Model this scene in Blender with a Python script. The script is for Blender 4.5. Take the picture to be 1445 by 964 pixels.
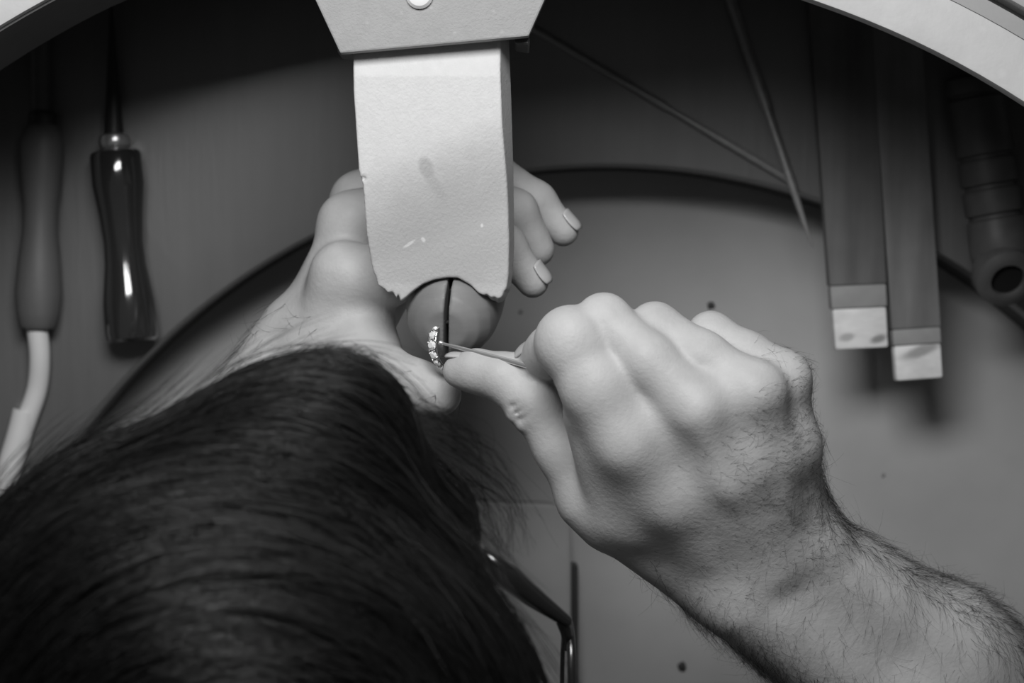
import bpy, bmesh, math, random
import numpy as np
from mathutils import Vector, Matrix

random.seed(7); rng = np.random.default_rng(11)
for o in list(bpy.data.objects): bpy.data.objects.remove(o)
scene = bpy.context.scene
COL = scene.collection

# ---------------------------------------------------------------- camera, world, light, exposure
CAM_Z = 1.80; FPX = 3000.0
cam = bpy.data.cameras.new('camera'); cam_o = bpy.data.objects.new('camera', cam); COL.objects.link(cam_o)
cam_o.location = (0, 0, CAM_Z); cam_o.rotation_euler = (0, 0, 0)
cam.sensor_fit = 'HORIZONTAL'; cam.sensor_width = 36.0; cam.lens = FPX / 1445 * 36.0
cam.clip_start = 0.02
cam.dof.use_dof = True; cam.dof.focus_distance = 0.875; cam.dof.aperture_fstop = 10.0
scene.camera = cam_o

world = bpy.data.worlds.new('world'); scene.world = world; world.use_nodes = True
wb = world.node_tree.nodes['Background']; wb.inputs[0].default_value = (1, 1, 1, 1); wb.inputs[1].default_value = 0.06

ld = bpy.data.lights.new('bench_lamp_light', 'AREA'); ld.shape = 'RECTANGLE'; ld.size = 0.36; ld.size_y = 0.20; ld.energy = 4.1
lo = bpy.data.objects.new('bench_lamp_light', ld); COL.objects.link(lo)
lo.location = (-0.05, 0.345, 1.44)
lo.rotation_euler = (Vector((0.02, 0.0, 0.85)) - Vector(lo.location)).to_track_quat('-Z', 'Y').to_euler()

scene.view_settings.view_transform = 'Standard'
scene.view_settings.look = 'None'
scene.view_settings.gamma = 1.0
scene.view_settings.use_curve_mapping = False
scene.view_settings.exposure = 0.0

# ---------------------------------------------------------------- helpers
def W(px, py, z):
    "measured position in the photograph + the height it lies at -> metres"
    s = (CAM_Z - z) / FPX
    return Vector(((px - 722.5) * s, (482.0 - py) * s, z))

def mat(name, base=0.3, rough=0.5, metal=0.0, var=0.0, vscale=(40, 40, 40), detail=4, bump=0.0, bscale=400,
        bstretch=(1, 1, 1), coat=0.0, ior=1.5, spots=0.0, spot_scale=60, spec=0.5, spot_col=None, var2=0.0, v2scale=6, sss=0.0):
    m = bpy.data.materials.new(name); m.use_nodes = True
    nt = m.node_tree; N = nt.nodes; L = nt.links
    b = N['Principled BSDF']
    b.inputs['Roughness'].default_value = rough; b.inputs['Metallic'].default_value = metal
    b.inputs['Specular IOR Level'].default_value = spec
    b.inputs['IOR'].default_value = ior
    if coat: b.inputs['Coat Weight'].default_value = coat; b.inputs['Coat Roughness'].default_value = 0.08
    if sss:
        b.inputs['Subsurface Weight'].default_value = sss
        b.inputs['Subsurface Radius'].default_value = (0.004, 0.004, 0.004)
        b.inputs['Subsurface Scale'].default_value = 1.0
    tc = N.new('ShaderNodeTexCoord')
    col = None
    def noise(scale_vec, det, sc=1.0, rgh=0.55):
        mp = N.new('ShaderNodeMapping'); mp.inputs['Scale'].default_value = scale_vec
        L.new(tc.outputs['Object'], mp.inputs['Vector'])
        n = N.new('ShaderNodeTexNoise'); n.inputs['Scale'].default_value = sc; n.inputs['Detail'].default_value = det
        n.inputs['Roughness'].default_value = rgh
        L.new(mp.outputs[0], n.inputs['Vector']); return n.outputs['Fac']
    def mixv(a_val, b_val, fac):
        r = N.new('ShaderNodeMapRange'); r.inputs['From Min'].default_value = 0.3; r.inputs['From Max'].default_value = 0.7
        r.inputs['To Min'].default_value = a_val; r.inputs['To Max'].default_value = b_val
        L.new(fac, r.inputs['Value']); return r.outputs[0]
    v = mixv(base * (1 - var), base * (1 + var), noise(vscale, detail))
    if var2:
        m2 = mixv(1 - var2, 1 + var2, noise((v2scale,) * 3, 3))
        mu = N.new('ShaderNodeMath'); mu.operation = 'MULTIPLY'; L.new(v, mu.inputs[0]); L.new(m2, mu.inputs[1]); v = mu.outputs[0]
    if spots:
        vo = N.new('ShaderNodeTexVoronoi'); vo.inputs['Scale'].default_value = spot_scale
        L.new(tc.outputs['Object'], vo.inputs['Vector'])
        r = N.new('ShaderNodeMapRange'); r.inputs['From Min'].default_value = 0.05; r.inputs['From Max'].default_value = 0.14
        r.inputs['To Min'].default_value = spots; r.inputs['To Max'].default_value = 0.0
        L.new(vo.outputs['Distance'], r.inputs['Value'])
        mx = N.new('ShaderNodeMix'); mx.data_type = 'FLOAT'
        L.new(r.outputs[0], mx.inputs[0]); L.new(v, mx.inputs[2]); mx.inputs[3].default_value = spot_col if spot_col is not None else base * 1.5
        v = mx.outputs[0]
    cmb = N.new('ShaderNodeCombineColor')
    for i in range(3): L.new(v, cmb.inputs[i])
    L.new(cmb.outputs[0], b.inputs['Base Color'])
    if bump:
        n = noise(tuple(bscale * s for s in bstretch), 5, 1.0, 0.6)
        bp = N.new('ShaderNodeBump'); bp.inputs['Strength'].default_value = bump; bp.inputs['Distance'].default_value = 0.0006
        L.new(n, bp.inputs['Height']); L.new(bp.outputs[0], b.inputs['Normal'])
    m['bsdf'] = 1
    return m

def add_stain_or_shade(m, spots, soft=0.6):
    "flat worn/dirty marks, or soft shade put into the colour: list of (centre, radii, angle, colour, strength)"
    nt = m.node_tree; N = nt.nodes; L = nt.links; b = N['Principled BSDF']
    tc = N.new('ShaderNodeTexCoord')
    src = b.inputs['Base Color'].links[0].from_socket
    nz = N.new('ShaderNodeTexNoise'); nz.inputs['Scale'].default_value = 120; nz.inputs['Detail'].default_value = 4
    L.new(tc.outputs['Object'], nz.inputs['Vector'])
    for c, r, ang, colr, st, sf in spots:
        mp = N.new('ShaderNodeMapping'); mp.vector_type = 'TEXTURE'
        mp.inputs['Location'].default_value = c; mp.inputs['Rotation'].default_value = (0, 0, ang)
        mp.inputs['Scale'].default_value = (r[0], r[1], 1.0)
        L.new(tc.outputs['Object'], mp.inputs['Vector'])
        sep = N.new('ShaderNodeSeparateXYZ'); L.new(mp.outputs[0], sep.inputs[0])
        cb = N.new('ShaderNodeCombineXYZ'); L.new(sep.outputs[0], cb.inputs[0]); L.new(sep.outputs[1], cb.inputs[1])
        ln = N.new('ShaderNodeVectorMath'); ln.operation = 'LENGTH'; L.new(cb.outputs[0], ln.inputs[0])
        ad = N.new('ShaderNodeMath'); ad.operation = 'MULTIPLY_ADD'; L.new(nz.outputs['Fac'], ad.inputs[0]); ad.inputs[1].default_value = 0.5
        L.new(ln.outputs['Value'], ad.inputs[2])
        mr = N.new('ShaderNodeMapRange'); mr.interpolation_type = 'SMOOTHSTEP'
        mr.inputs['From Min'].default_value = 1.25 - sf; mr.inputs['From Max'].default_value = 1.25 + sf
        mr.inputs['To Min'].default_value = st; mr.inputs['To Max'].default_value = 0
        L.new(ad.outputs[0], mr.inputs['Value'])
        mx = N.new('ShaderNodeMix'); mx.data_type = 'RGBA'
        L.new(mr.outputs[0], mx.inputs['Factor']); L.new(src, mx.inputs['A']); mx.inputs['B'].default_value = (colr, colr, colr, 1)
        src = mx.outputs['Result']
    L.new(src, b.inputs['Base Color'])

def link(o, parent=None):
    COL.objects.link(o)
    if parent is not None: o.parent = parent
    return o
def tag(o, label=None, cat=None, group=None, kind=None):
    if label: o['label'] = label
    if cat: o['category'] = cat
    if group: o['group'] = group
    if kind: o['kind'] = kind
    return o
def empty(name, loc, label=None, cat=None, group=None):
    o = bpy.data.objects.new(name, None); o.location = loc; o.empty_display_size = 0.02
    COL.objects.link(o); return tag(o, label, cat, group)
def fix_parent(o, parent):
    if parent is not None:
        o.parent = parent
        o.matrix_parent_inverse = Matrix.Translation(-world_loc(parent))
def world_loc(o):
    p = Vector(o.location) if o.parent is None else Vector((0, 0, 0))
    return p
def mesh_np(name, verts, faces, m, parent=None, smooth=True, smooth_mask=None):
    "verts (n,3), faces (k,3) or (k,4) arrays; world coordinates"
    verts = np.asarray(verts, np.float32); faces = np.asarray(faces, np.int32)
    me = bpy.data.meshes.new(name)
    k, s = faces.shape
    me.vertices.add(len(verts)); me.vertices.foreach_set('co', verts.ravel())
    me.loops.add(k * s); me.loops.foreach_set('vertex_index', faces.ravel())
    me.polygons.add(k)
    me.polygons.foreach_set('loop_start', np.arange(0, k * s, s, dtype=np.int32))
    me.polygons.foreach_set('loop_total', np.full(k, s, np.int32))
    me.polygons.foreach_set('use_smooth', np.full(k, smooth, bool))
    me.update(calc_edges=True); me.validate()
    me.materials.append(m)
    o = bpy.data.objects.new(name, me); COL.objects.link(o)
    if parent is not None: fix_parent(o, parent)
    return o
def from_bm(name, bm, m, parent=None, smooth=False, angle=None):
    bmesh.ops.recalc_face_normals(bm, faces=bm.faces)
    me = bpy.data.meshes.new(name); bm.to_mesh(me); bm.free(); me.materials.append(m)
    if smooth:
        for p in me.polygons: p.use_smooth = True
        if angle: me.set_sharp_from_angle(angle=angle)
    o = bpy.data.objects.new(name, me); COL.objects.link(o)
    if parent is not None: fix_parent(o, parent)
    return o
def bevel_bm(bm, w, seg=2, angle=0.5):
    es = [e for e in bm.edges if len(e.link_faces) == 2 and e.calc_face_angle(0) > angle]
    bmesh.ops.bevel(bm, geom=es, offset=w, segments=seg, affect='EDGES', profile=0.6)
def prism(name, pts, z0, z1, m, parent=None, bevel=0.0, seg=2, smooth=False):
    "polygon outline (x,y) -> slab; z0/z1 may be functions of (x,y)"
    bm = bmesh.new()
    f0 = z0 if callable(z0) else (lambda x, y: z0); f1 = z1 if callable(z1) else (lambda x, y: z1)
    a = [bm.verts.new((x, y, f0(x, y))) for x, y in pts]; b = [bm.verts.new((x, y, f1(x, y))) for x, y in pts]
    n = len(pts)
    bm.faces.new(a[::-1]); bm.faces.new(b)
    for i in range(n): bm.faces.new((a[i], a[(i + 1) % n], b[(i + 1) % n], b[i]))
    bmesh.ops.recalc_face_normals(bm, faces=bm.faces)
    if bevel: bevel_bm(bm, bevel, seg)
    return from_bm(name, bm, m, parent, smooth, 0.7)
def lathe(name, A, B, prof, m, parent=None, seg=40, closed=True):
    "prof: (t along A->B in 0..1, radius)"
    A = Vector(A); B = Vector(B); ax = (B - A); Ln = ax.length; ax.normalize()
    u = ax.orthogonal().normalized(); v = ax.cross(u)
    bm = bmesh.new(); rings = []
    for t, r in prof:
        c = A + ax * (t * Ln)
        rings.append([bm.verts.new(c + (u * math.cos(2 * math.pi * i / seg) + v * math.sin(2 * math.pi * i / seg)) * r) for i in range(seg)])
    for k in range(len(rings) - 1):
        for i in range(seg):
            bm.faces.new((rings[k][i], rings[k][(i + 1) % seg], rings[k + 1][(i + 1) % seg], rings[k + 1][i]))
    if closed: bm.faces.new(rings[0][::-1]); bm.faces.new(rings[-1])
    return from_bm(name, bm, m, parent, True, 0.6)
def spline(pts, n):
    "Catmull-Rom through points"
    P = np.array([list(p) for p in pts], float); P = np.vstack([2 * P[0] - P[1], P, 2 * P[-1] - P[-2]])
    out = []
    segs = len(P) - 3
    for u in np.linspace(0, segs - 1e-6, n):
        i = int(u); t = u - i; p0, p1, p2, p3 = P[i:i + 4]
        out.append(0.5 * (2 * p1 + (p2 - p0) * t + (2 * p0 - 5 * p1 + 4 * p2 - p3) * t * t + (3 * p1 - p0 - 3 * p2 + p3) * t ** 3))
    return np.array(out)
def tube(name, pts, radii, m, parent=None, seg=16, n=40):
    P = spline(pts, n); R = np.interp(np.linspace(0, 1, n), np.linspace(0, 1, len(radii)), radii)
    bm = bmesh.new(); rings = []; u = None
    for i in range(n):
        t = Vector(P[min(i + 1, n - 1)] - P[max(i - 1, 0)]).normalized()
        u = t.orthogonal().normalized() if u is None else (u - t * u.dot(t)).normalized()
        v = t.cross(u)
        rings.append([bm.verts.new(Vector(P[i]) + (u * math.cos(2 * math.pi * k / seg) + v * math.sin(2 * math.pi * k / seg)) * R[i]) for k in range(seg)])
    for a, b in zip(rings[:-1], rings[1:]):
        for k in range(seg): bm.faces.new((a[k], a[(k + 1) % seg], b[(k + 1) % seg], b[k]))
    bm.faces.new(rings[0][::-1]); bm.faces.new(rings[-1])
    return from_bm(name, bm, m, parent, True, 0.9)
def strands(name, P, R, m, parent=None):
    "P (N,S,3) strand points, R (N,S) radii -> three-sided tubes in one mesh"
    Nn, S, _ = P.shape
    T = np.gradient(P, axis=1); T /= np.linalg.norm(T, axis=2, keepdims=True) + 1e-12
    ref = np.array([0.31, 0.52, 0.79]); u = np.cross(T, ref); u /= np.linalg.norm(u, axis=2, keepdims=True) + 1e-12
    v = np.cross(T, u)
    V = np.stack([P + (u * math.cos(a) + v * math.sin(a)) * R[..., None] for a in (0, 2.0944, 4.1888)], axis=2)
    idx = np.arange(Nn * S * 3).reshape(Nn, S, 3); q = []
    for k in range(3):
        k2 = (k + 1) % 3
        q.append(np.stack([idx[:, :-1, k], idx[:, :-1, k2], idx[:, 1:, k2], idx[:, 1:, k]], axis=-1).reshape(-1, 4))
    return mesh_np(name, V.reshape(-1, 3), np.concatenate(q), m, parent)

# ---- signed-distance modelling (smooth-blended organic shapes meshed with surface nets)
class Field:
    def __init__(s, lo, hi, h):
        s.lo = np.array(lo, float); s.h = h
        s.n = np.ceil((np.array(hi) - s.lo) / h).astype(int) + 1
        s.F = np.full(s.n, 0.05, np.float32)
        s.ax = [(s.lo[i] + np.arange(s.n[i]) * h).astype(np.float32) for i in range(3)]
    def box(s, lo, hi):
        a = np.clip(np.floor((np.array(lo) - s.lo) / s.h).astype(int), 0, s.n); b = np.clip(np.ceil((np.array(hi) - s.lo) / s.h).astype(int) + 1, 0, s.n)
        return tuple(slice(a[i], b[i]) for i in range(3))
    def grid(s, sl):
        return s.ax[0][sl[0]][:, None, None], s.ax[1][sl[1]][None, :, None], s.ax[2][sl[2]][None, None, :]
    def add(s, fn, lo, hi, k, sub=False):
        mg = k + 0.012
        sl = s.box(np.array(lo) - mg, np.array(hi) + mg)
        if any(q.start >= q.stop for q in sl): return
        d = fn(*s.grid(sl)).astype(np.float32); f = s.F[sl]
        if sub:
            d = -d; h = np.maximum(k - np.abs(f - d), 0) / k; s.F[sl] = np.maximum(f, d) + h * h * k * .25
        else:
            h = np.maximum(k - np.abs(f - d), 0) / k; s.F[sl] = np.minimum(f, d) - h * h * k * .25
    def cone(s, a, b, r1, r2, k=0.003, sub=False):
        a = np.array(a, float); b = np.array(b, float); ab = b - a; L2 = max(float(ab @ ab), 1e-10); r = max(r1, r2)
        def fn(x, y, z):
            t = np.clip(((x - a[0]) * ab[0] + (y - a[1]) * ab[1] + (z - a[2]) * ab[2]) / L2, 0, 1)
            return np.sqrt((x - a[0] - t * ab[0]) ** 2 + (y - a[1] - t * ab[1]) ** 2 + (z - a[2] - t * ab[2]) ** 2) - (r1 + (r2 - r1) * t)
        s.add(fn, np.minimum(a, b) - r, np.maximum(a, b) + r, k, sub)
    def ell(s, c, axes, rad, k=0.004, sub=False):
        c = np.array(c, float); A = np.array(axes, float); rad = np.array(rad, float); r = rad.max()
        def fn(x, y, z):
            dx, dy, dz = x - c[0], y - c[1], z - c[2]
            q = [(dx * A[i, 0] + dy * A[i, 1] + dz * A[i, 2]) for i in range(3)]
            k0 = np.sqrt(sum((q[i] / rad[i]) ** 2 for i in range(3))); k1 = np.sqrt(sum((q[i] / rad[i] ** 2) ** 2 for i in range(3))) + 1e-9
            return k0 * (k0 - 1) / k1
        s.add(fn, c - r, c + r, k, sub)
    def sph(s, c, r, k=0.004, sub=False): s.cone(c, c, r, r, k, sub)
    def merge(s, o, k):
        f = s.F; h = np.maximum(k - np.abs(f - o.F), 0) / k; s.F = np.minimum(f, o.F) - h * h * k * .25
    def mesh(s):
        F = s.F; h = s.h
        F = np.where(F == 0, 1e-7, F); S = F < 0
        c = [S[i:S.shape[0] - 1 + i, j:S.shape[1] - 1 + j, k:S.shape[2] - 1 + k] for i in (0, 1) for j in (0, 1) for k in (0, 1)]
        cnt = sum(q.astype(np.int8) for q in c); act = (cnt > 0) & (cnt < 8)
        ii = np.argwhere(act); n = len(ii)
        ident = np.full(act.shape, -1, np.int32); ident[act] = np.arange(n)
        corner = np.array([(i, j, k) for i in (0, 1) for j in (0, 1) for k in (0, 1)])
        vals = np.stack([F[ii[:, 0] + a, ii[:, 1] + b, ii[:, 2] + d] for a, b, d in corner], 1)
        acc = np.zeros((n, 3)); w = np.zeros(n)
        for a in range(8):
            for b in range(a + 1, 8):
                if np.abs(corner[a] - corner[b]).sum() != 1: continue
                va, vb = vals[:, a], vals[:, b]; m = (va < 0) != (vb < 0)
                t = np.where(m, va / np.where(m, va - vb, 1), 0)
                acc += np.where(m[:, None], corner[a] + t[:, None] * (corner[b] - corner[a]), 0); w += m
        V = s.lo + (ii + acc / w[:, None]) * h
        faces = []
        for ax in range(3):
            u, v = [(1, 2), (2, 0), (0, 1)][ax]
            sa = [slice(None)] * 3; sb = [slice(None)] * 3
            sa[ax] = slice(0, -1); sb[ax] = slice(1, None)
            A = S[tuple(sa)]; B = S[tuple(sb)]
            e = np.argwhere(A != B)
            ok = (e[:, u] > 0) & (e[:, v] > 0) & (e[:, u] < act.shape[u]) & (e[:, v] < act.shape[v]); e = e[ok]
            flip = ~A[e[:, 0], e[:, 1], e[:, 2]]
            def cell(du, dv):
                q = e.copy(); q[:, u] -= du; q[:, v] -= dv; return ident[q[:, 0], q[:, 1], q[:, 2]]
            q = np.stack([cell(1, 1), cell(0, 1), cell(0, 0), cell(1, 0)], 1)
            q[flip] = q[flip][:, ::-1]; faces.append(q)
        fc = np.concatenate(faces); fc = fc[(fc >= 0).all(1)]
        return V, fc

def relax(V, Fq, it=2, lam=0.5):
    e = np.concatenate([Fq[:, [0, 1]], Fq[:, [1, 2]], Fq[:, [2, 3]], Fq[:, [3, 0]]])
    deg = np.bincount(e.ravel(), minlength=len(V)).astype(float)[:, None]
    for _ in range(it):
        a = np.zeros_like(V)
        for i in range(3):
            a[:, i] = np.bincount(e[:, 0], V[e[:, 1], i], len(V)) + np.bincount(e[:, 1], V[e[:, 0], i], len(V))
        V = V + lam * (a / np.maximum(deg, 1) - V)
    return V

# ---------------------------------------------------------------- materials
M_bench = mat('pale_bench_wood', 0.58, 0.55, var=0.06, vscale=(60, 60, 60), bump=0.25, bscale=300, spots=0.35, spot_scale=55, spot_col=0.70)
M_bench2 = mat('grey_bench_board', 0.40, 0.6, var=0.08, vscale=(12, 90, 40), bump=0.15, bscale=300)
M_edge = mat('bare_edge_wood', 0.16, 0.6, var=0.1, vscale=(30, 30, 30))
M_fascia = mat('dark_fascia', 0.10, 0.6, var=0.1, vscale=(30, 30, 30))
M_shelf = mat('shelf_wood', 0.07, 0.40, spec=1.0, ior=1.8, coat=0.0, var=0.12, vscale=(120, 9, 30), detail=6, bump=0.2, bscale=260, bstretch=(1, 0.08, 1), var2=0.12, v2scale=7)
M_rim = mat('dark_rim', 0.035, 0.6, var=0.2, vscale=(20, 20, 20))
M_tray = mat('zinc_tray', 0.46, 0.5, var=0.06, vscale=(14, 14, 14), bump=0.12, bscale=220, spots=0.25, spot_scale=26, spot_col=0.42, var2=0.10, v2scale=9)
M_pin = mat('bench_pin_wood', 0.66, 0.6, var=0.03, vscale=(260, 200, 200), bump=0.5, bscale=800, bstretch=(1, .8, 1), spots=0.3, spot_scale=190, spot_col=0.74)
M_cast = mat('cast_metal', 0.33, 0.55, metal=0.0, var=0.05, vscale=(150, 150, 150), bump=0.5, bscale=900, spots=0.3, spot_scale=140, spot_col=0.5)
M_darkmetal = mat('dark_metal', 0.05, 0.4, metal=0.5)
M_steel = mat('polished_steel', 0.70, 0.28, metal=0.75)
M_filesteel = mat('file_steel', 0.34, 0.40, metal=0.3, var=0.1, vscale=(300, 300, 300))
M_jaw = mat('clamp_beech', 0.24, 0.5, var=0.08, vscale=(60, 260, 60), bump=0.15, bscale=500, bstretch=(1, .3, 1))
M_leather = mat('dark_leather', 0.02, 0.8)
M_silver = mat('silver', 0.85, 0.16, metal=1.0, bump=0.15, bscale=900)
M_gem = mat('clear_stone', 0.92, 0.05, spec=1.0, coat=1.0)
M_handle = mat('worn_wood_handle', 0.135, 0.55, var=0.1, vscale=(120, 12, 120), bump=0.1, bscale=300)
M_glossy = mat('glossy_dark_handle', 0.03, 0.10, metal=0.0, coat=1.0, spec=0.9)
M_black = mat('black_stem', 0.03, 0.5)
M_cable = mat('white_cable', 0.82, 0.45)
M_emery = mat('emery_paper', 0.145, 0.6, var=0.22, vscale=(90, 6, 40), detail=5, bump=0.3, bscale=900, var2=0.15, v2scale=25)
M_emery2 = mat('lighter_emery_paper', 0.20, 0.6, var=0.25, vscale=(80, 5, 40), detail=5, bump=0.3, bscale=900, var2=0.15, v2scale=25)
M_paper = mat('folded_paper', 0.34, 0.7, var=0.08, vscale=(100, 100, 100))
M_bare = mat('bare_stick_wood', 0.84, 0.6, var=0.14, vscale=(60, 160, 60), bump=0.3, bscale=400)
M_rubber = mat('dark_rubber', 0.10, 0.5, var=0.15, vscale=(80, 80, 80))
M_hole = mat('hollow_black', 0.004, 0.9)
M_skin = mat('skin', 0.52, 0.5, var=0.06, vscale=(90, 90, 90), detail=5, bump=0.40, bscale=520, var2=0.06, v2scale=28, spec=0.30)
M_nail = mat('nail', 0.56, 0.28, spec=0.6)
M_hair = mat('dark_hair', 0.008, 0.36, var=0.3, vscale=(60, 60, 60), spec=0.4)
M_bodyhair = mat('body_hair', 0.035, 0.5)
M_shirt = mat('dark_shirt_cloth', 0.06, 0.9, bump=0.3, bscale=900)
M_trouser = mat('trouser_cloth', 0.05, 0.9, bump=0.3, bscale=900)
M_shoe = mat('shoe_leather', 0.03, 0.5)
M_glasses = mat('black_acetate', 0.012, 0.25, coat=0.5)
M_box = mat('grey_box_plastic', 0.42, 0.5, var=0.04, vscale=(40, 40, 40))
M_floor = mat('floor_concrete', 0.10, 0.8, var=0.15, vscale=(6, 6, 6), bump=0.2, bscale=60)
M_crumb = mat('filing_crumb', 0.05, 0.5)

# ---------------------------------------------------------------- setting
BZ = 0.900; SZ = 0.680; TZ = 0.622
def slab(name, z0, z1, pts, m, parent=None, kind=None):
    o = prism(name, pts, z0, z1, m, parent)
    if kind: o['kind'] = kind
    return o
fl = slab('floor', -0.05, 0.0, [(-2, -2), (2, -2), (2, 2), (-2, 2)], M_floor); fl['kind'] = 'structure'
wl = slab('wall_back', 0.0, 2.4, [(-2, 1.1), (2, 1.1), (2, 1.15), (-2, 1.055)], M_floor); wl['kind'] = 'structure'

def arc_strip(name, c, r0, r1, z, a0, a1, n, m, parent, bevel=0.0):
    "solid ring sector; z = (bottom, top at r0, top at r1); r1 may be a function of the angle"
    bm = bmesh.new(); rows = []
    for i in range(n + 1):
        a = math.radians(a0 + (a1 - a0) * i / n); R1 = r1(a) if callable(r1) else r1; R0 = r0(a) if callable(r0) else r0
        d = Vector((math.cos(a), math.sin(a), 0)); C = Vector((c[0], c[1], 0))
        rows.append([bm.verts.new(C + d * r + Vector((0, 0, zz))) for r, zz in ((R0, z[0]), (R1, z[0]), (R1, z[2]), (R0, z[1]))])
    for p, q in zip(rows[:-1], rows[1:]):
        for k in range(4): bm.faces.new((p[k], p[(k + 1) % 4], q[(k + 1) % 4], q[k]))
    bm.faces.new(rows[0]); bm.faces.new(rows[-1][::-1])
    bmesh.ops.recalc_face_normals(bm, faces=bm.faces)
    if bevel: bevel_bm(bm, bevel, 2, 0.6)
    return from_bm(name, bm, m, parent, True, 0.4)

bench = empty('workbench', (0, 0.25, 0), 'pale wooden workbench with a wide curved cutout along its front edge', 'workbench')
c1 = W(735, 1240, BZ)
def R1f(off=0.0):
    def f(a):
        t = min(max((math.degrees(a) - 70) / 48, 0), 1); t = t * t * (3 - 2 * t)
        return (1306 + 104 * t) * 0.0003 + off
    return f
def rect_r(cx, cy, x0, x1, y0, y1):
    def f(a):
        dx, dy = math.cos(a), math.sin(a); t = 9
        if dx > 1e-6: t = min(t, (x1 - cx) / dx)
        if dx < -1e-6: t = min(t, (x0 - cx) / dx)
        if dy > 1e-6: t = min(t, (y1 - cy) / dy)
        if dy < -1e-6: t = min(t, (y0 - cy) / dy)
        return t
    return f
arc_strip('edging', c1, R1f(), R1f(0.0225), (BZ - 0.009, BZ, BZ), -4, 184, 120, M_bench, bench, 0.0012)
arc_strip('bead', c1, R1f(0.0226), R1f(0.0305), (BZ - 0.012, BZ - 0.0004, BZ - 0.0045), -4, 184, 120, M_bench2, bench)
arc_strip('table_top', c1, R1f(0.034), rect_r(c1.x, c1.y, -0.62, 0.62, -0.33, 0.62), (BZ - 0.03, BZ, BZ), -4, 184, 130, M_bench2, bench, 0.002)
arc_strip('underframe', c1, R1f(0.020), rect_r(c1.x, c1.y, -0.60, 0.60, -0.32, 0.60), (BZ - 0.045, BZ - 0.0125, BZ - 0.0125), -4, 184, 130, M_rim, bench)
arc_strip('fascia', c1, R1f(-0.0012), R1f(0.014), (BZ - 0.062, BZ - 0.0035, BZ - 0.0095), 96, 184, 70, M_fascia, bench)
c2 = W(860, 1163, SZ); R2 = 930 * (CAM_Z - SZ) / FPX
arc_strip('shelf_board', c2, R2, rect_r(c2.x, c2.y, -0.58, 0.58, -0.32, 0.58), (SZ - 0.018, SZ, SZ), -5, 185, 160, M_shelf, bench, 0.0015)
arc_strip('shelf_rim', c2, R2 + 0.0015, R2 + 0.012, (TZ + 0.0005, SZ - 0.018, SZ - 0.018), -5, 185, 160, M_rim, bench)
for sx in (-1, 1):
    for y in (-0.28, 0.55):
        x = sx * 0.585
        prism('leg', [(x - .025, y - .025), (x + .025, y - .025), (x + .025, y + .025), (x - .025, y + .025)], 0, BZ - 0.045, M_fascia, bench, 0.003)
prism('back_panel', [(-.58, .585), (.58, .585), (.58, .6), (-.58, .6)], 0.35, BZ - 0.045, M_rim, bench)

tray = empty('catch_tray', (0.05, -0.05, TZ), 'smooth grey metal catch tray under the curved shelf opening', 'tray')
prism('tray_sheet', [(-.40, -.245), (.50, -.245), (.50, .14), (-.40, .14)], TZ - 0.003, TZ, M_tray, tray)
prism('tray_lip', [(-.40, -.250), (.50, -.250), (.50, -.2455), (-.40, -.2455)], TZ - 0.003, TZ + 0.012, M_tray, tray)
for x in (-.405, .5005):
    prism('tray_runner', [(x, -.25), (x + .0045, -.25), (x + .0045, .14), (x, .14)], TZ - 0.003, TZ + 0.012, M_rim, tray)

# ---------------------------------------------------------------- pin bracket and bench pin
br = empty('pin_bracket', W(610, -60, BZ), 'grey cast metal trapezoid bracket holding the wooden bench pin', 'bracket')
pz = 0.924
plate = [W(480, 75, pz), W(746, 51, pz), W(790, -48, pz), W(798, -190, pz), W(380, -190, pz), W(410, -75, pz)]
pl_ = prism('plate', [(p.x, p.y) for p in plate], pz - 0.0062, pz, M_cast, br, 0.0008)
blk = [W(478, 62, .915), W(752, 64, .915), W(752, -150, .915), W(478, -150, .915)]
for sx, pp in ((0, [(476, 74), (499, 76), (497, -120), (474, -120)]), (1, [(726, 62), (748, 66), (750, -120), (724, -120)])):
    q = [W(x, y, .915) for x, y in pp]
    prism('clamp_cheek', [(p.x, p.y) for p in q], 0.8925, pz - 0.0063, M_darkmetal, br, 0.001)
q = [W(x, y, .915) for x, y in [(474, -60), (750, -60), (750, -190), (474, -190)]]
prism('mount_block', [(p.x, p.y) for p in q], BZ + 0.0004, pz - 0.0063, M_darkmetal, br, 0.001)
sc = W(592, -6, pz)
lathe('screw', sc + Vector((0, 0, -0.0005)), sc + Vector((0, 0, 0.0032)), [(0, .0056), (.5, .0056), (.85, .0046), (1, .0028)], M_cable, pl_, 24)

# bench pin: signed distance of an outline with a sloped, worn top
def poly_sd(px, x, y):
    d = np.full(np.broadcast(x, y).shape, 1e9); s = np.ones_like(d)
    n = len(px)
    for i in range(n):
        a = px[i]; b = px[i - 1]; e = b - a; wx = x - a[0]; wy = y - a[1]
        t = np.clip((wx * e[0] + wy * e[1]) / (e @ e), 0, 1)
        d = np.minimum(d, (wx - e[0] * t) ** 2 + (wy - e[1] * t) ** 2)
        c1_ = y >= a[1]; c2_ = y < b[1]; c3_ = e[0] * wy > e[1] * wx
        s = np.where((c1_ & c2_ & c3_) | (~c1_ & ~c2_ & ~c3_), -s, s)
    return s * np.sqrt(d)
pin_px = [(499, 72), (500, 130), (507, 240), (513, 262), (517, 330), (523, 372), (526, 384), (529, 389), (532, 402), (541, 407), (546, 413), (553, 411), (558, 421), (561, 414), (564, 425),
          (572, 419), (582, 410), (596, 400), (612, 394), (630, 391), (645, 391), (654, 396), (664, 402), (675, 413), (682, 416), (687, 412), (692, 415), (696, 410), (702, 413), (704, 406), (707, 403),
          (710, 385), (712, 340), (711, 240), (708, 140), (705, 60), (705, 10), (500, 10)]
pin_out = np.array([[W(x, y, .912).x, W(x, y, .912).y] for x, y in pin_px])
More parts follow.
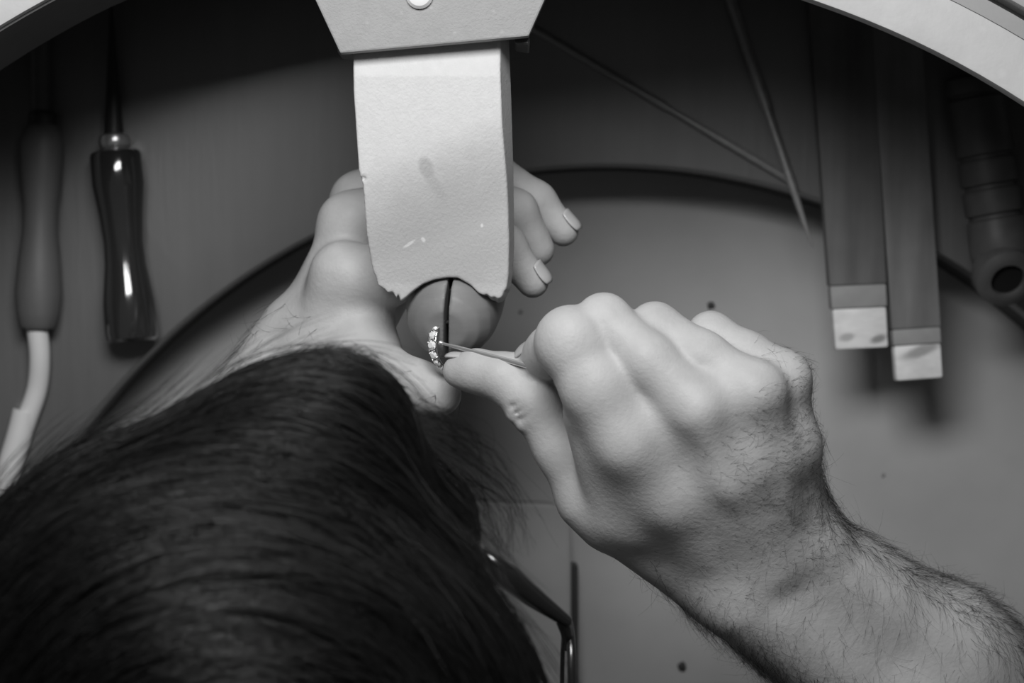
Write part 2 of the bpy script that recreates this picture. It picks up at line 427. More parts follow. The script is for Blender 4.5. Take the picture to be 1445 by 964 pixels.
pf = Field((-.072, .012, .890), (.006, .148, .922), 0.0006)
y_ch = W(600, 107, .916).y; y_lo = W(600, 400, .91).y
def pin_fn(x, y, z):
    side = poly_sd(pin_out, x[:, :, 0], y[:, :, 0])[:, :, None]
    side = side - 0.0040 * np.clip((0.915 - z) / 0.016, 0, 1) * np.clip((x + .012) / .006, 0, 1)          # right flank flares a little
    t = np.clip((y_ch - y) / (y_ch - y_lo), 0, 1)
    diag = np.clip((y_ch - .028 - y + (x + .035) * 0.45) / .045, 0, 1)
    top = 0.9165 - 0.0030 * t - 0.0050 * (diag * diag * (3 - 2 * diag)) * 1.25 - 0.010 * np.clip(t - .72, 0, 1) ** 1.5 - np.clip(y - y_ch, 0, 1) * 0.22
    dz = np.maximum(z - top, 0.8960 - z) * 0.96
    r = 0.0007
    a = np.maximum(side + r, 0); b = np.maximum(dz + r, 0)
    return np.minimum(np.maximum(side, dz) + r, 0) + np.sqrt(a * a + b * b) - r
pf.add(pin_fn, (-.07, .01, .89), (.006, .15, .92), 0.0005)
pf.cone(W(513, 252, .915), W(519, 257, .9165), .0012, .0004, .0004, True)
pf.cone(W(509, 180, .916), W(506, 181, .917), .0006, .0004, .0004, True)
V, Fq = pf.mesh()
add_stain_or_shade(M_pin, [(W(601, 236, .915), (.0030, .0046), 0.35, 0.40, 0.75, .35), (W(612, 258, .915), (.0024, .0075), 0.6, 0.44, 0.6, .45),
                  (W(640, 340, .91), (.046, .030), 0.35, 0.44, 0.9, .75), (W(577, 344, .91), (.0028, .0006), .6, 0.72, .9, .5), (W(597, 338, .91), (.0007, .0010), .6, 0.75, .9, .5), (W(680, 318, .91), (.0006, .0008), 0, 0.75, .9, .5)])  # wide grey ellipse: soft shade painted into the wood colour of the lower half
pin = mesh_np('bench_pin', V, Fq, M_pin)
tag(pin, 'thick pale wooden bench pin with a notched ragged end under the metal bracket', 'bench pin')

# ---------------------------------------------------------------- ring clamp, ring, needle
clamp = empty('ring_clamp', W(668, 350, .80), 'split wooden ring clamp held upright in the left hand', 'clamp')
ctop = W(629, 466, .905); cbot = W(688, 300, .79)
cax = (cbot - ctop).normalized(); Lc = (cbot - ctop).length
gu = Vector((1, -0.03, 0)); gu = (gu - cax * gu.dot(cax)).normalized(); gv = cax.cross(gu)
for s in (-1, 1):
    jf = Field((-.075, -.04, .775), (.025, .085, .912), 0.0009)
    def jaw_fn(x, y, z, s=s):
        dx, dy, dz = x - ctop.x, y - ctop.y, z - ctop.z
        t = dx * cax.x + dy * cax.y + dz * cax.z; u = dx * gu.x + dy * gu.y + dz * gu.z; v = dx * gv.x + dy * gv.y + dz * gv.z
        r = np.sqrt(u * u + v * v)
        rad = np.interp(t, [-.004, 0, .003, .009, .018, .03, .05, .08, .11, .135, .15], [0.002, .0085, .0138, .0180, .0200, .0206, .0200, .017, .0165, .018, .012])
        d = np.maximum((r - rad) * 0.80, np.maximum(-t, t - .14) * 0.8)
        gap = 0.0005 + 0.0005 * np.clip(1 - t / .05, 0, 1)
        return np.maximum(d, gap - s * u + 0.0008 * v / 0.02 * 0)
    jf.add(jaw_fn, (-.07, -.035, .78), (.02, .08, .909), 0.0012)
    V, Fq = jf.mesh(); V = relax(V, Fq, 2, .5)
    mesh_np('jaw', V, Fq, M_jaw, clamp)
wv = []
lathe('collar', ctop + cax * .066, ctop + cax * .076, [(0, .0185), (.1, .0196), (.9, .0192), (1, .018)], M_steel, clamp, 32)
lin = [ctop + cax * .012 + gv * .013, ctop + cax * .012 - gv * .013, ctop + cax * .06 - gv * .013, ctop + cax * .06 + gv * .013]
bm = bmesh.new(); a = [bm.verts.new(p - gu * .0004) for p in lin]; b = [bm.verts.new(p + gu * .0004) for p in lin]
bm.faces.new(a); bm.faces.new(b[::-1])
for i in range(4): bm.faces.new((a[i], a[(i + 1) % 4], b[(i + 1) % 4], b[i]))
from_bm('leather_liner', bm, M_leather, clamp)

ring = empty('ring', W(614, 490, .905), 'small silver ring set with sparkling stones gripped in the clamp', 'ring')
rc = W(634, 487, .8975)
def rpt(a, r, off=0.0):   # ring lies in the plane of the split, leaning over the left jaw
    e1 = Vector((-0.62, 0.0, 0.785)); e2 = Vector((0.06, -1, 0.0)).normalized()
    return rc + e1 * (math.cos(a) * r) + e2 * (math.sin(a) * r) + e1.cross(e2) * off
tube('band', [rpt(a, .0100) for a in np.linspace(-2.3, 2.3, 14)], [.0009, .0011, .0013, .0011, .0009], M_silver, ring, 12, 60)
for off in (-.0016, .0016):
    tube('rail', [rpt(a, .0108, off) for a in np.linspace(-1.2, 1.2, 9)], [.0005, .0008, .0005], M_silver, ring, 8, 40)
for i, (a, s) in enumerate([(-1.02, .0014), (-.72, .0017), (-.38, .0021), (0.0, .0024), (.38, .0021), (.72, .0017), (1.02, .0014)]):
    c = rpt(a, .0112); n = (c - rc).normalized()
    t1 = n.orthogonal().normalized(); t2 = n.cross(t1)
    sg = lathe('setting', c - n * .0016, c + n * .0002, [(0, s * .55), (1, s * .98)], M_silver, ring, 12)
    bm = bmesh.new()
    tp = [bm.verts.new(c + n * s * .55 + (t1 * math.cos(k * math.pi / 4) + t2 * math.sin(k * math.pi / 4)) * s * .5) for k in range(8)]
    gd = [bm.verts.new(c + n * s * .12 + (t1 * math.cos((k + .5) * math.pi / 4) + t2 * math.sin((k + .5) * math.pi / 4)) * s * .9) for k in range(8)]
    pt = bm.verts.new(c - n * s * .8)
    bm.faces.new(tp)
    for k in range(8):
        bm.faces.new((tp[k], gd[k], tp[(k + 1) % 8])); bm.faces.new((gd[k], gd[(k + 1) % 8], tp[(k + 1) % 8])); bm.faces.new((gd[(k + 1) % 8], gd[k], pt))
    from_bm('stone', bm, M_gem, sg)
    for k in range(4):
        p = c + (t1 * math.cos(k * math.pi / 2 + .4) + t2 * math.sin(k * math.pi / 2 + .4)) * s * .95
        lathe('prong', p - n * s * .5, p + n * s * .5, [(0, .00035), (.7, .0004), (1, .0002)], M_silver, sg, 8)

needle = empty('setting_tool', W(680, 500, .913), 'thin steel needle tool pinched in the right hand, touching the ring', 'tool')
n0 = W(622, 484, .9095); n1 = W(800, 531, .943)
lathe('shaft', n0, n1, [(0, .0006), (.06, .0006), (.12, .0008), (.6, .0011), (1, .0013)], M_steel, needle, 16)
lathe('tip', n0 + (n0 - n1).normalized() * .0010, n0 + (n1 - n0).normalized() * .0012, [(0, .0003), (.2, .0009), (.5, .00115), (.8, .0009), (1, .0005)], M_steel, needle, 16)

# ---------------------------------------------------------------- tools on the shelf
S_ = (CAM_Z - SZ) / FPX
# electric wax tool with wooden handle and white cable
wz = SZ + 0.0128
t = empty('wax_pen', W(57, 320, SZ), 'dull wooden handled tool with a white cable, leftmost on the shelf', 'tool')
lathe('handle', W(60, 176, wz), W(53, 464, wz), [(0, .0075), (.02, .0098), (.10, .0118), (.25, .0108), (.40, .0092), (.52, .0092), (.68, .0110), (.82, .0122), (.92, .0112), (.985, .0098), (1, .0085)], M_handle, t, 48)
lathe('ferrule', W(61, 158, wz), W(60, 180, wz), [(0, .006), (.1, .0072), (.9, .0075), (1, .007)], M_black, t, 32)
lathe('stem', W(56, 8, wz), W(58, 158, wz), [(0, .0048), (1, .0052)], M_rubber, t, 24)
cb = tube('cable', [W(52, 460, wz), W(56, 505, wz - .002), W(52, 550, SZ + .007), W(36, 597, SZ + .0062), W(18, 650, SZ + .0062), W(2, 705, SZ + .0062), W(-40, 800, SZ + .0062)], [.0056, .0054, .0054, .0055, .0052, .004, .004], M_cable, t, 20, 60)
tube('cable_sleeve', [W(35, 580, SZ + .0066), W(27, 615, SZ + .0066), W(15, 655, SZ + .0066), W(7, 690, SZ + .0066)], [.0064, .0067, .0066, .0058], M_cable, cb, 20, 30)

gz = SZ + 0.0146
t = empty('burnisher', W(175, 350, SZ), 'glossy dark handled burnisher lying beside the wooden handled tool', 'tool')
lathe('handle', W(163, 212, gz), W(187, 482, gz), [(0, .0105), (.01, .0128), (.03, .0136), (.18, .0137), (.22, .0131), (.34, .0116), (.48, .0105), (.60, .0110), (.74, .0130), (.80, .0137), (.95, .0141), (.985, .0134), (1, .0115)], M_glossy, t, 64)
lathe('collar', W(161, 188, gz), W(163, 214, gz), [(0, .0045), (.15, .0078), (.45, .0086), (.75, .0078), (1, .0055)], M_steel, t, 40)
lathe('blade', W(157, 5, gz), W(161, 192, gz), [(0, .001), (.4, .0025), (.8, .0042), (1, .0050)], M_black, t, 24)

# needle files
def needle_file(label, A, B, parts):
    t = empty('needle_file', (A + B) / 2, label, 'file', 'needle files on the shelf')
    for nm, prof, m in parts: lathe(nm, A, B, prof, m, t, 20)
    return t
needle_file('thin steel needle file lying diagonally from the bracket towards the shelf rim', W(735, 30, SZ + .0026), W(1122, 259, SZ + .0026),
            [('handle', [(0, .0021), (.45, .0021), (.50, .0024), (.535, .0022)], M_filesteel), ('blade', [(.535, .0015), (.60, .0018), (.75, .0022), (.97, .0020), (1, .0008)], M_filesteel)])
needle_file('upright thin steel needle file crossing over the diagonal one, tip over tray', W(1018, -40, SZ + .0078), W(1147, 350, SZ + .0066),
            [('handle', [(0, .0029), (.40, .0028), (.495, .0026)], M_filesteel), ('shank', [(.495, .0019), (.72, .0019)], M_filesteel), ('blade', [(.72, .0021), (.76, .0022), (.9, .0015), (1, .0005)], M_filesteel)])

# emery sticks
def emery(label, tl, tr, br_, bl, zt, z_end, m_wrap, segs):
    t = empty('emery_stick', (W(*tl, zt) + W(*br_, zt)) / 2, label, 'emery stick', 'emery sticks on the shelf')
    a, b, c, d = [np.array(W(p[0], p[1], zt)) for p in (tl, tr, br_, bl)]
    # run on upwards under the bench
    a2 = a + (a - d) * .35; b2 = b + (b - c) * .35
    for nm, f0, f1, grow, m in segs:
        p = [a2 + (d - a2) * f0, b2 + (c - b2) * f0, b2 + (c - b2) * f1, a2 + (d - a2) * f1]
        cx = sum(p) / 4; ux = (p[1] - p[0]); ux /= np.linalg.norm(ux)
        p = [p[0] - ux * grow, p[1] + ux * grow, p[2] + ux * grow, p[3] - ux * grow]
        prism(nm, [(q[0], q[1]) for q in p], zt - z_end - grow * .9, zt + grow, m, t, 0.0011 if nm != 'bare_end' else 0.0016, 2, True)
    return t
emery('dark emery paper wrapped stick beside the needle file, shorter of the pair', (1141, -30), (1227, -30), (1254, 490), (1179, 494), SZ + .0112, .0095, M_emery,
      [('emery_wrap', 0, .872, .0007, M_emery), ('paper_fold', .8725, .918, .0004, M_paper), ('bare_end', .9185, 1.0, 0, M_bare)])
emery('lighter emery paper wrapped stick reaching furthest over the tray', (1226, -30), (1294, -30), (1331, 533), (1265, 538), SZ + .0112, .0095, M_emery2,
      [('emery_wrap', 0, .905, .0006, M_emery2), ('paper_fold', .9055, .935, .0003, M_paper), ('bare_end', .9355, 1.0, 0, M_bare)])
add_stain_or_shade(M_bare, [(W(1300, 495, SZ + .011), (.010, .0028), .35, 0.22, .75, .5), (W(1240, 478, SZ + .011), (.004, .002), .3, 0.2, .8, .5), (W(1195, 476, SZ + .011), (.004, .002), .2, 0.35, .7, .5)])

# ribbed hollow handle
rz = SZ + .0168
A = W(1372, 108, rz); B = W(1416, 368, rz)
t = empty('ribbed_handle', (A + B) / 2, 'dark ribbed hollow rubber handle lying at the right end of the shelf', 'handle')
prof = [(0, .0120), (.01, .0140), (.05, .0148), (.09, .0146), (.10, .0128), (.115, .0128), (.125, .0150)]
for g in (.44, .60, .76):
    prof += [(g - .03, .0155), (g - .018, .0153), (g - .010, .0134), (g + .010, .0134), (g + .018, .0155)]
prof += [(.86, .0163), (.95, .0166), (.99, .0155), (1.0, .0135)]
lathe('grip', A, B, prof, M_rubber, t, 48, True)
hc = W(1423, 397, SZ + .030); hn = Vector((.10, -.50, .86)).normalized()
lathe('mouth', hc - hn * .016, hc, [(0, .0120), (.25, .0160), (.6, .0168), (.85, .0158), (.97, .0128), (1.0, .0105), (.99, .0090), (.7, .0082)], M_rubber, t, 48, False)
lathe('hollow', hc - hn * .012, hc - hn * .003, [(0, .0086), (1, .0086)], M_hole, t, 32)

# rounded grey box on the tray
bxz = TZ + .030
t = empty('storage_box', W(730, 850, TZ), 'flat grey box with rounded corners on the tray beside the glasses', 'box')
def rrect(x0, y0, x1, y1, r, n=8):
    out = []
    for cx, cy, a0 in ((x1 - r, y1 - r, 0), (x0 + r, y1 - r, 90), (x0 + r, y0 + r, 180), (x1 - r, y0 + r, 270)):
        for k in range(n + 1):
            a = math.radians(a0 + 90 * k / n); out.append((cx + r * math.cos(a), cy + r * math.sin(a)))
    return out
p0 = W(560, 1010, bxz); p1 = W(806, 704, bxz)
skew = lambda pts: [(x + (y - p1.y) * 0.00, y - (x - p0.x) * .03) for x, y in pts]
prism('lid', skew(rrect(p0.x, p0.y, p1.x, p1.y, .013)), bxz - .012, bxz, M_box, t, 0.0022, 3, True)
prism('box_body', skew(rrect(p0.x + .001, p0.y + .001, p1.x - .0005, p1.y - .001, .012)), TZ + .0002, bxz - .0125, M_box, t, 0.001, 2, True)
hp = W(817, 880, TZ + .02)
prism('side_latch', rrect(p1.x - .0002, p0.y, p1.x + .0042, W(800, 800, bxz).y, .0019, 4), TZ + .004, bxz - .013, M_rim, t, 0.0008)

# crumbs on the tray
for lbl, px, py, r in (('dark crumb on the tray just above the right hand', 1003, 431, .0022), ('dark crumb on the tray below the right forearm', 962, 940, .0024),
                       ('small crumb on the tray right of the ring clamp', 735, 440, .0013), ('small crumb on the tray near the emery stick shadow', 1246, 670, .0012)):
    bm = bmesh.new(); bmesh.ops.create_icosphere(bm, subdivisions=2, radius=r)
    for v in bm.verts: v.co *= random.uniform(.75, 1.2); v.co.z *= .6
    bmesh.ops.translate(bm, verts=bm.verts, vec=W(px, py, TZ) + Vector((0, 0, r * .5)))
    o = from_bm('filing_crumb', bm, M_crumb if r > .002 else M_paper, None, True); tag(o, lbl, 'crumb', 'crumbs on the tray')

# ================================================================ the person
person = empty('person', (-0.08, -0.55, 0.0), 'dark-haired person in glasses bent over the bench, holding ring clamp and needle', 'person')
H = 0.0011
# ---- right hand and forearm
RF = Field((-.035, -.300, .755), (.335, .030, .985), H)
def P(px, py, z): return np.array(W(px, py, z))
def finger(base, joints, radii, k=0.0025):
    f = Field(base.lo, base.lo + (base.n - 1) * base.h, base.h); f.n = base.n; f.F = np.full(base.n, .05, np.float32); f.ax = base.ax
    for a, b, r1, r2 in zip(joints[:-1], joints[1:], radii[:-1], radii[1:]): f.cone(a, b, r1, r2, k)
    return f
# forearm
wr = P(1078, 800, .912); el = np.array((.330, -.258, .800))
d = el - wr; d /= np.linalg.norm(d); nrm = np.array((-d[1], d[0], 0)); nrm /= np.linalg.norm(nrm)
RF.cone(wr + nrm * .0135, wr + d * .10 + nrm * .016, .0205, .0255, .012)
RF.cone(wr - nrm * .0135, wr + d * .10 - nrm * .015, .0205, .0265, .012)
RF.cone(wr + d * .10 + nrm * .016, el + nrm * .018, .0255, .032, .02)
RF.cone(wr + d * .10 - nrm * .015, el - nrm * .018, .0265, .034, .02)
RF.sph(wr + nrm * .021 + d * .010 + np.array((0, 0, .008)), .0115, .010)     # ulna head
# metacarpals
mc = {'i': (P(888, 622, .957), .0128), 'm': (P(986, 578, .9665), .0118), 'r': (P(1066, 553, .9635), .0108), 'p': (P(1104, 535, .9490), .0100)}
wb_ = {'i': P(1022, 802, .914), 'm': P(1058, 788, .922), 'r': P(1092, 768, .920), 'p': P(1124, 748, .912)}
for q, rr in (('i', (.0150, .0130)), ('m', (.0150, .0118)), ('r', (.0145, .0110)), ('p', (.0140, .0102))):
    c, r = mc[q]; mid = c + (wb_[q] - c) * .42 + np.array((0, 0, .0030 if q == 'i' else .0055)); rm = rr[1] * .5 + rr[0] * .5 - .0010
    RF.cone(wb_[q], mid, rr[0], rm, .0100); RF.cone(mid, c - np.array((0, 0, .0006)), rm, rr[1], .0080)
RF.cone(P(1040, 740, .902), P(960, 640, .928), .022, .020, .012)              # palm bulk
RF.cone(P(1090, 720, .900), P(1060, 610, .930), .019, .016, .012)
RF.cone(P(1010, 812, .900), P(862, 722, .918), .0190, .0150, .012)             # thenar
RF.cone(P(872, 712, .927), P(840, 585, .946), .0125, .0130, .010); RF.cone(P(905, 720, .926), P(885, 640, .944), .0135, .0130, .012)              # web to index
# fingers
fi = finger(RF, [mc['i'][0], P(842, 548, .9585), P(806, 482, .9555), P(780, 496, .934), P(756, 511, .9235)], [.0130, .0134, .0126, .0100, .0084], .006)
fi.sph(P(806, 484, .9565), .0124, .006)
fm = finger(RF, [mc['m'][0], P(915, 510, .9615), P(852, 454, .9530), P(856, 478, .930), P(880, 500, .918)], [.0116, .0110, .0108, .009, .008], .004)
fr = finger(RF, [mc['r'][0], P(990, 505, .9570), P(924, 464, .9490), P(926, 484, .928), P(945, 505, .918)], [.0108, .0104, .0101, .0086, .008], .004)
fp = finger(RF, [mc['p'][0], P(1055, 504, .9465), P(1003, 473, .9410), P(1004, 492, .924), P(1020, 512, .915)], [.0100, .0097, .0090, .008, .007], .004)
fa = fi
for g in (fm, fr, fp): fa.merge(g, .0022)
RF.merge(fa, .007)
RF.cone(P(950, 610, .9545), P(893, 556, .9530), .0110, .0095, .006)
for q in 'rp': RF.sph(mc[q][0], mc[q][1] * .85, .006)   # knuckles
# thumb
th = finger(RF, [P(862, 728, .916), P(832, 702, .918), P(790, 634, .921), P(750, 566, .923), P(712, 533, .919), P(672, 524, .914), P(648, 524, .9115)],
            [.0148, .0132, .0100, .0104, .0098, .0085, .0070], .005)
RF.merge(th, .004)
# hollows behind the knuckles and tendons
for a, b, r in ((P(950, 640, .9735), P(1010, 740, .963), .0050), (P(1036, 622, .9800), P(1068, 715, .968), .0045), (P(1094, 606, .9740), P(1108, 690, .962), .0040)):
    RF.cone(a, b, r * .9, r * .75, .010, True)
for q, zz in (('m', .0092), ('r', .0088), ('i', .0088)):
    c = mc[q][0]; RF.cone(c + np.array((0, 0, .0075)), wb_[q] + (c - wb_[q]) * .25 + np.array((0, 0, zz + .0028)), .0030, .0022, .006)
# joint creases of the thumb and finger knuckles
for (x0, y0), (x1, y1) in (((728, 584), (741, 574)), ((733, 593), (748, 584)), ((722, 574), (735, 567))):
    RF.cone(P(x0, y0, .930), P(x1, y1, .9345), .0008, .0006, .0012, True)
RF.cone(P(722, 586, .920), P(724, 586, .926), .0024, .0026, .002)
RF.cone(P(736, 600, .921), P(737, 600, .927), .0022, .0024, .002)
Vr, Fr = RF.mesh(); Vr = relax(Vr, Fr, 3, .45)
def soft(a, b, r): # smooth mask along a segment
    t = np.clip(((Vr - a) @ (b - a)) / ((b - a) @ (b - a)), 0, 1); dd = np.linalg.norm(Vr - a - t[:, None] * (b - a), axis=1)
    return np.clip(1.6 * (1 - dd / r), 0, 1)
mk = np.maximum(soft(P(905, 660, .955), P(1000, 740, .94), .030), .8 * soft(P(1010, 640, .96), P(1090, 640, .955), .024))
mk = np.maximum(mk, .7 * soft(P(850, 560, .965), P(890, 640, .962), .018)); mk = np.maximum(mk, .8 * soft(P(890, 625, .965), P(1075, 560, .970), .020))
Vr = relax(Vr, Fr, 70, .5 * mk[:, None])

# ---- left hand and forearm
LF = Field((-.33, -.225, .775), (.055, .100, .915), H)
wl_ = P(446, 488, .846); ell = np.array((-.228, -.238, .850))
dl = ell - wl_; dl /= np.linalg.norm(dl); nl = np.array((-dl[1], dl[0], 0)); nl /= np.linalg.norm(nl)
LF.cone(wl_ + nl * .010, wl_ + dl * .10 + nl * .013, .0178, .0235, .012)
LF.cone(wl_ - nl * .010, wl_ + dl * .10 - nl * .013, .0178, .0235, .012)
LF.cone(wl_ + dl * .10 + nl * .014, ell + nl * .016, .0245, .031, .02)
LF.cone(wl_ + dl * .10 - nl * .014, ell - nl * .016, .0245, .031, .02)
lm = {'i': (P(484, 388, .866), .0135), 'm': (P(496, 318, .846), .0125), 'r': (P(510, 285, .824), .0115), 'p': (P(520, 290, .803), .0105)}
lw = {'i': P(455, 478, .856), 'm': P(438, 468, .846), 'r': P(432, 470, .836), 'p': P(438, 478, .826)}
for q in 'imrp': LF.cone(lw[q], lm[q][0], .0150, lm[q][1], .008)
LF.cone(P(470, 490, .842), P(525, 400, .838), .021, .019, .012)
LF.cone(P(455, 510, .856), P(520, 505, .872), .0185, .0145, .010)             # thenar
LF.cone(P(520, 505, .868), P(515, 410, .858), .0120, .0130, .008)             # web
li = finger(LF, [lm['i'][0], P(548, 388, .871), P(640, 322, .874), P(712, 346, .868), P(752, 398, .866)], [.0135, .0132, .0098, .0090, .0072], .004)
lmid = finger(LF, [lm['m'][0], P(560, 280, .850), P(652, 262, .852), P(728, 298, .848), P(758, 352, .844)], [.0125, .0108, .0098, .0094, .0080], .004)
lr = finger(LF, [lm['r'][0], P(580, 240, .828), P(690, 238, .830), P(757, 284, .832), P(795, 326, .832)], [.0115, .0102, .0092, .0086, .0072], .004)
lp = finger(LF, [lm['p'][0], P(600, 255, .805), P(680, 270, .803), P(720, 310, .803), P(735, 350, .803)], [.0105, .0095, .0085, .008, .007], .004)
for g in (lmid, lr, lp): li.merge(g, .0012)
LF.merge(li, .006)
for q in 'mr': LF.sph(lm[q][0] + np.array((-.001, .001, .001)), lm[q][1] * .94, .009)
lt = finger(LF, [P(505, 505, .874), P(548, 522, .884), P(582, 540, .888), P(606, 552, .8885), P(622, 557, .8885)], [.0140, .0105, .0104, .0102, .0090], .004)
LF.merge(lt, .004)
LF.cone(P(548, 440, .882), P(590, 500, .884), .0035, .003, .004, True)
Vl, Fl = LF.mesh(); Vl = relax(Vl, Fl, 6, .5)

# ---- head frame
pitch = math.radians(24); fh = np.array((.88, -.47, 0)); fh /= np.linalg.norm(fh)
HF = fh * math.cos(pitch) + np.array((0, 0, -math.sin(pitch))); HU = fh * math.sin(pitch) + np.array((0, 0, math.cos(pitch))); HL = np.cross(HU, HF)
HC = np.array(W(362, 1000, 1.085)) + fh * .013; AX = (HF, HL, HU)
def hp_(f, l, u): return HC + HF * f + HL * l + HU * u
# ---- whole body, coarse where it is dressed
BF = Field((-.50, -.78, .0), (.50, .02, 1.20), 0.0065)
BF.F[:] = .3
def head_into(fld):
    fld.ell(HC, AX, (.097, .075, .088), .01)
    fld.ell(hp_(.038, 0, -.045), AX, (.060, .058, .070), .02)           # face
    fld.cone(hp_(.060, 0, -.098), hp_(.072, 0, -.110), .022, .017, .02)      # chin
    for s in (-1, 1):
        fld.cone(hp_(-.012, s * .050, -.062), hp_(.050, s * .022, -.108), .018, .014, .018)  # jaw
        fld.cone(hp_(.086, s * .012, -.004), hp_(.072, s * .042, -.008), .010, .009, .010)     # brow
        fld.sph(hp_(.083, s * .031, -.022), .013, .003, True)              # eye socket
        fld.sph(hp_(.076, s * .031, -.023), .0125, .003)                   # eyeball
        fld.ell(hp_(.066, s * .045, -.050), AX, (.018, .016, .015), .010)  # cheek
        fld.ell(hp_(-.006, s * .077, -.028), (HF * .9 - HL * s * .4, HL * .9 + HF * s * .4, HU), (.017, .006, .031), .004)   # ear
        fld.ell(hp_(.000, s * .084, -.026), (HF * .9 - HL * s * .4, HL * .9 + HF * s * .4, HU), (.009, .004, .018), .003, True)
    fld.cone(hp_(.096, 0, -.012), hp_(.115, 0, -.048), .0065, .0095, .006)   # nose
    for s in (-1, 1): fld.sph(hp_(.105, s * .010, -.052), .0075, .005)
    fld.cone(hp_(.094, -.018, -.076), hp_(.094, .018, -.076), .0065, .0065, .006)
    fld.cone(hp_(.091, -.016, -.086), hp_(.091, .016, -.086), .0070, .0070, .006)
    fld.cone(hp_(.103, -.020, -.081), hp_(.103, .020, -.081), .0022, .0022, .002, True)
HFd = Field((-.23, -.30, .93), (.06, .02, 1.20), .0022); head_into(HFd)
neckb = np.array((-.135, -.320, 1.020))
HFd.cone(hp_(-.030, 0, -.055), neckb, .054, .060, .03)
Vh, Fh = HFd.mesh(); Vh = relax(Vh, Fh, 2, .5)
SHL = np.array((-.300, -.385, 1.020)); SHR = np.array((.110, -.400, 1.010)); PEL = np.array((-.09, -.60, .560)); CH = np.array((-.095, -.420, .960))
def torso(f, g=0.0):
    f.cone(neckb + np.array((0, -.02, -.01)), CH, .058 + g, .085 + g, .04)
    for s, sh in ((-1, SHL), (1, SHR)):
        f.cone(sh, CH + np.array((s * .06, -.01, .02)), .056 + g, .092 + g, .05)
        f.cone(CH + np.array((s * .065, -.01, -.02)), PEL + np.array((s * .06, .01, .10)), .098 + g, .098 + g, .06)
    f.cone(CH, PEL, .10 + g, .12 + g, .05)
def pelvis(f, g=0.0):
    for s in (-1, 1):
        f.cone(PEL + np.array((s * .075, -.01, .02)), PEL + np.array((s * .085, .02, -.01)), .115 + g, .105 + g, .05)
        kn = np.array((-.09 + s * .16, -.18, .505)); an = np.array((-.09 + s * .17, -.20, .095))
        f.cone(PEL + np.array((s * .09, .02, -.02)), kn, .088 + g, .060 + g, .04); f.cone(kn, an, .057 + g, .038 + g, .03)
torso(BF); pelvis(BF)
BF.cone(SHR, el, .050, .038, .03); BF.cone(SHL, ell, .050, .037, .03)
for s in (-1, 1):
    an = np.array((-.09 + s * .17, -.20, .08)); BF.cone(an, an + np.array((s * .02, .14, -.045)), .036, .028, .03)
BF.cone(hp_(-.030, 0, -.055), neckb, .050, .058, .03)
Vb, Fb = BF.mesh(); Vb = relax(Vb, Fb, 2, .5)
off = 0; VV = []; FF = []
for v, f in ((Vr, Fr), (Vl, Fl), (Vh, Fh), (Vb, Fb)):
    VV.append(v); FF.append(f + off); off += len(v)
mesh_np('body', np.concatenate(VV), np.concatenate(FF), M_skin, person)

# clothing
CF = Field((-.50, -.80, .50), (.50, -.10, 1.14), .0065); CF.F[:] = .3
torso(CF, .010)
CF.cone(SHR, SHR + (el - SHR) * .93, .063, .052, .03); CF.cone(SHL, SHL + (ell - SHL) * .93, .063, .051, .03)
V, Fq = CF.mesh(); V = relax(V, Fq, 3, .5); mesh_np('shirt', V, Fq, M_shirt, person)
TF = Field((-.50, -.82, .06), (.40, -.05, .80), .0065); TF.F[:] = .3
pelvis(TF, .009); V, Fq = TF.mesh(); V = relax(V, Fq, 3, .5); mesh_np('trousers', V, Fq, M_trouser, person)
for s in (-1, 1):
    SF = Field((-.45, -.33, -.002), (.30, .05, .16), .005); SF.F[:] = .3
    an = np.array((-.09 + s * .17, -.205, .085)); SF.cone(an, an + np.array((0, -.01, -.038)), .044, .046, .02)
    SF.cone(an + np.array((0, -.01, -.04)), an + np.array((s * .02, .17, -.048)), .046, .036, .03)
    SF.F = np.maximum(SF.F, (.001 - SF.ax[2])[None, None, :].astype(np.float32))
    V, Fq = SF.mesh(); V = relax(V, Fq, 2, .5); mesh_np('shoe', V, Fq, M_shoe, person)

# ---- nails: small curved plates
def nail(c, ax_dir, n_dir, w, l, R, label=None):
    a = Vector(ax_dir).normalized(); n = Vector(n_dir); n = (n - a * n.dot(a)).normalized(); s = a.cross(n)
    nu, nv = 9, 9; vs = []; fs = []
    for i in range(nu):
        for j in range(nv):
            u = -1 + 2 * i / (nu - 1); v = -1 + 2 * j / (nv - 1)
            wid = w * .5 * (1 - .35 * max(0, v) ** 3 - .18 * max(0, -v) ** 2)
            x = u * wid; ang = x / R
            vs.append(Vector(c) + s * (math.sin(ang) * R) + n * (math.cos(ang) * R - R + .0004 - .0010 * v * v * max(v, 0)) + a * (v * l * .5 * (1 - .12 * u * u)))
    for i in range(nu - 1):
        for j in range(nv - 1):
            k = i * nv + j; fs.append((k, k + 1, k + nv + 1, k + nv))
    o = mesh_np('fingernail', [list(p) for p in vs], fs, M_nail, person)
    sm = o.modifiers.new('thickness', 'SOLIDIFY'); sm.thickness = .0007; sm.offset = -1
    return o
def nail_on(tip, prev, n_dir, r, w=.0095, l=.0110, back=.001):
    a = Vector(tip - prev).normalized(); n = Vector(n_dir); n = (n - a * n.dot(a)).normalized()
    nail(Vector(tip) + n * r - a * back, a, n, w, l, r * 1.15)
nail_on(P(756, 511, .9235), P(780, 496, .934), (-.5, .75, .5), .0084)
nail_on(P(752, 398, .866), P(712, 346, .868), (.8, .35, .5), .0075)
nail_on(P(795, 326, .832), P(757, 284, .832), (.6, .6, .45), .0074)
nail_on(P(650, 524, .9115), P(690, 526, .917), (.0, .97, .22), .0072, .0085, .0110, -.0005)

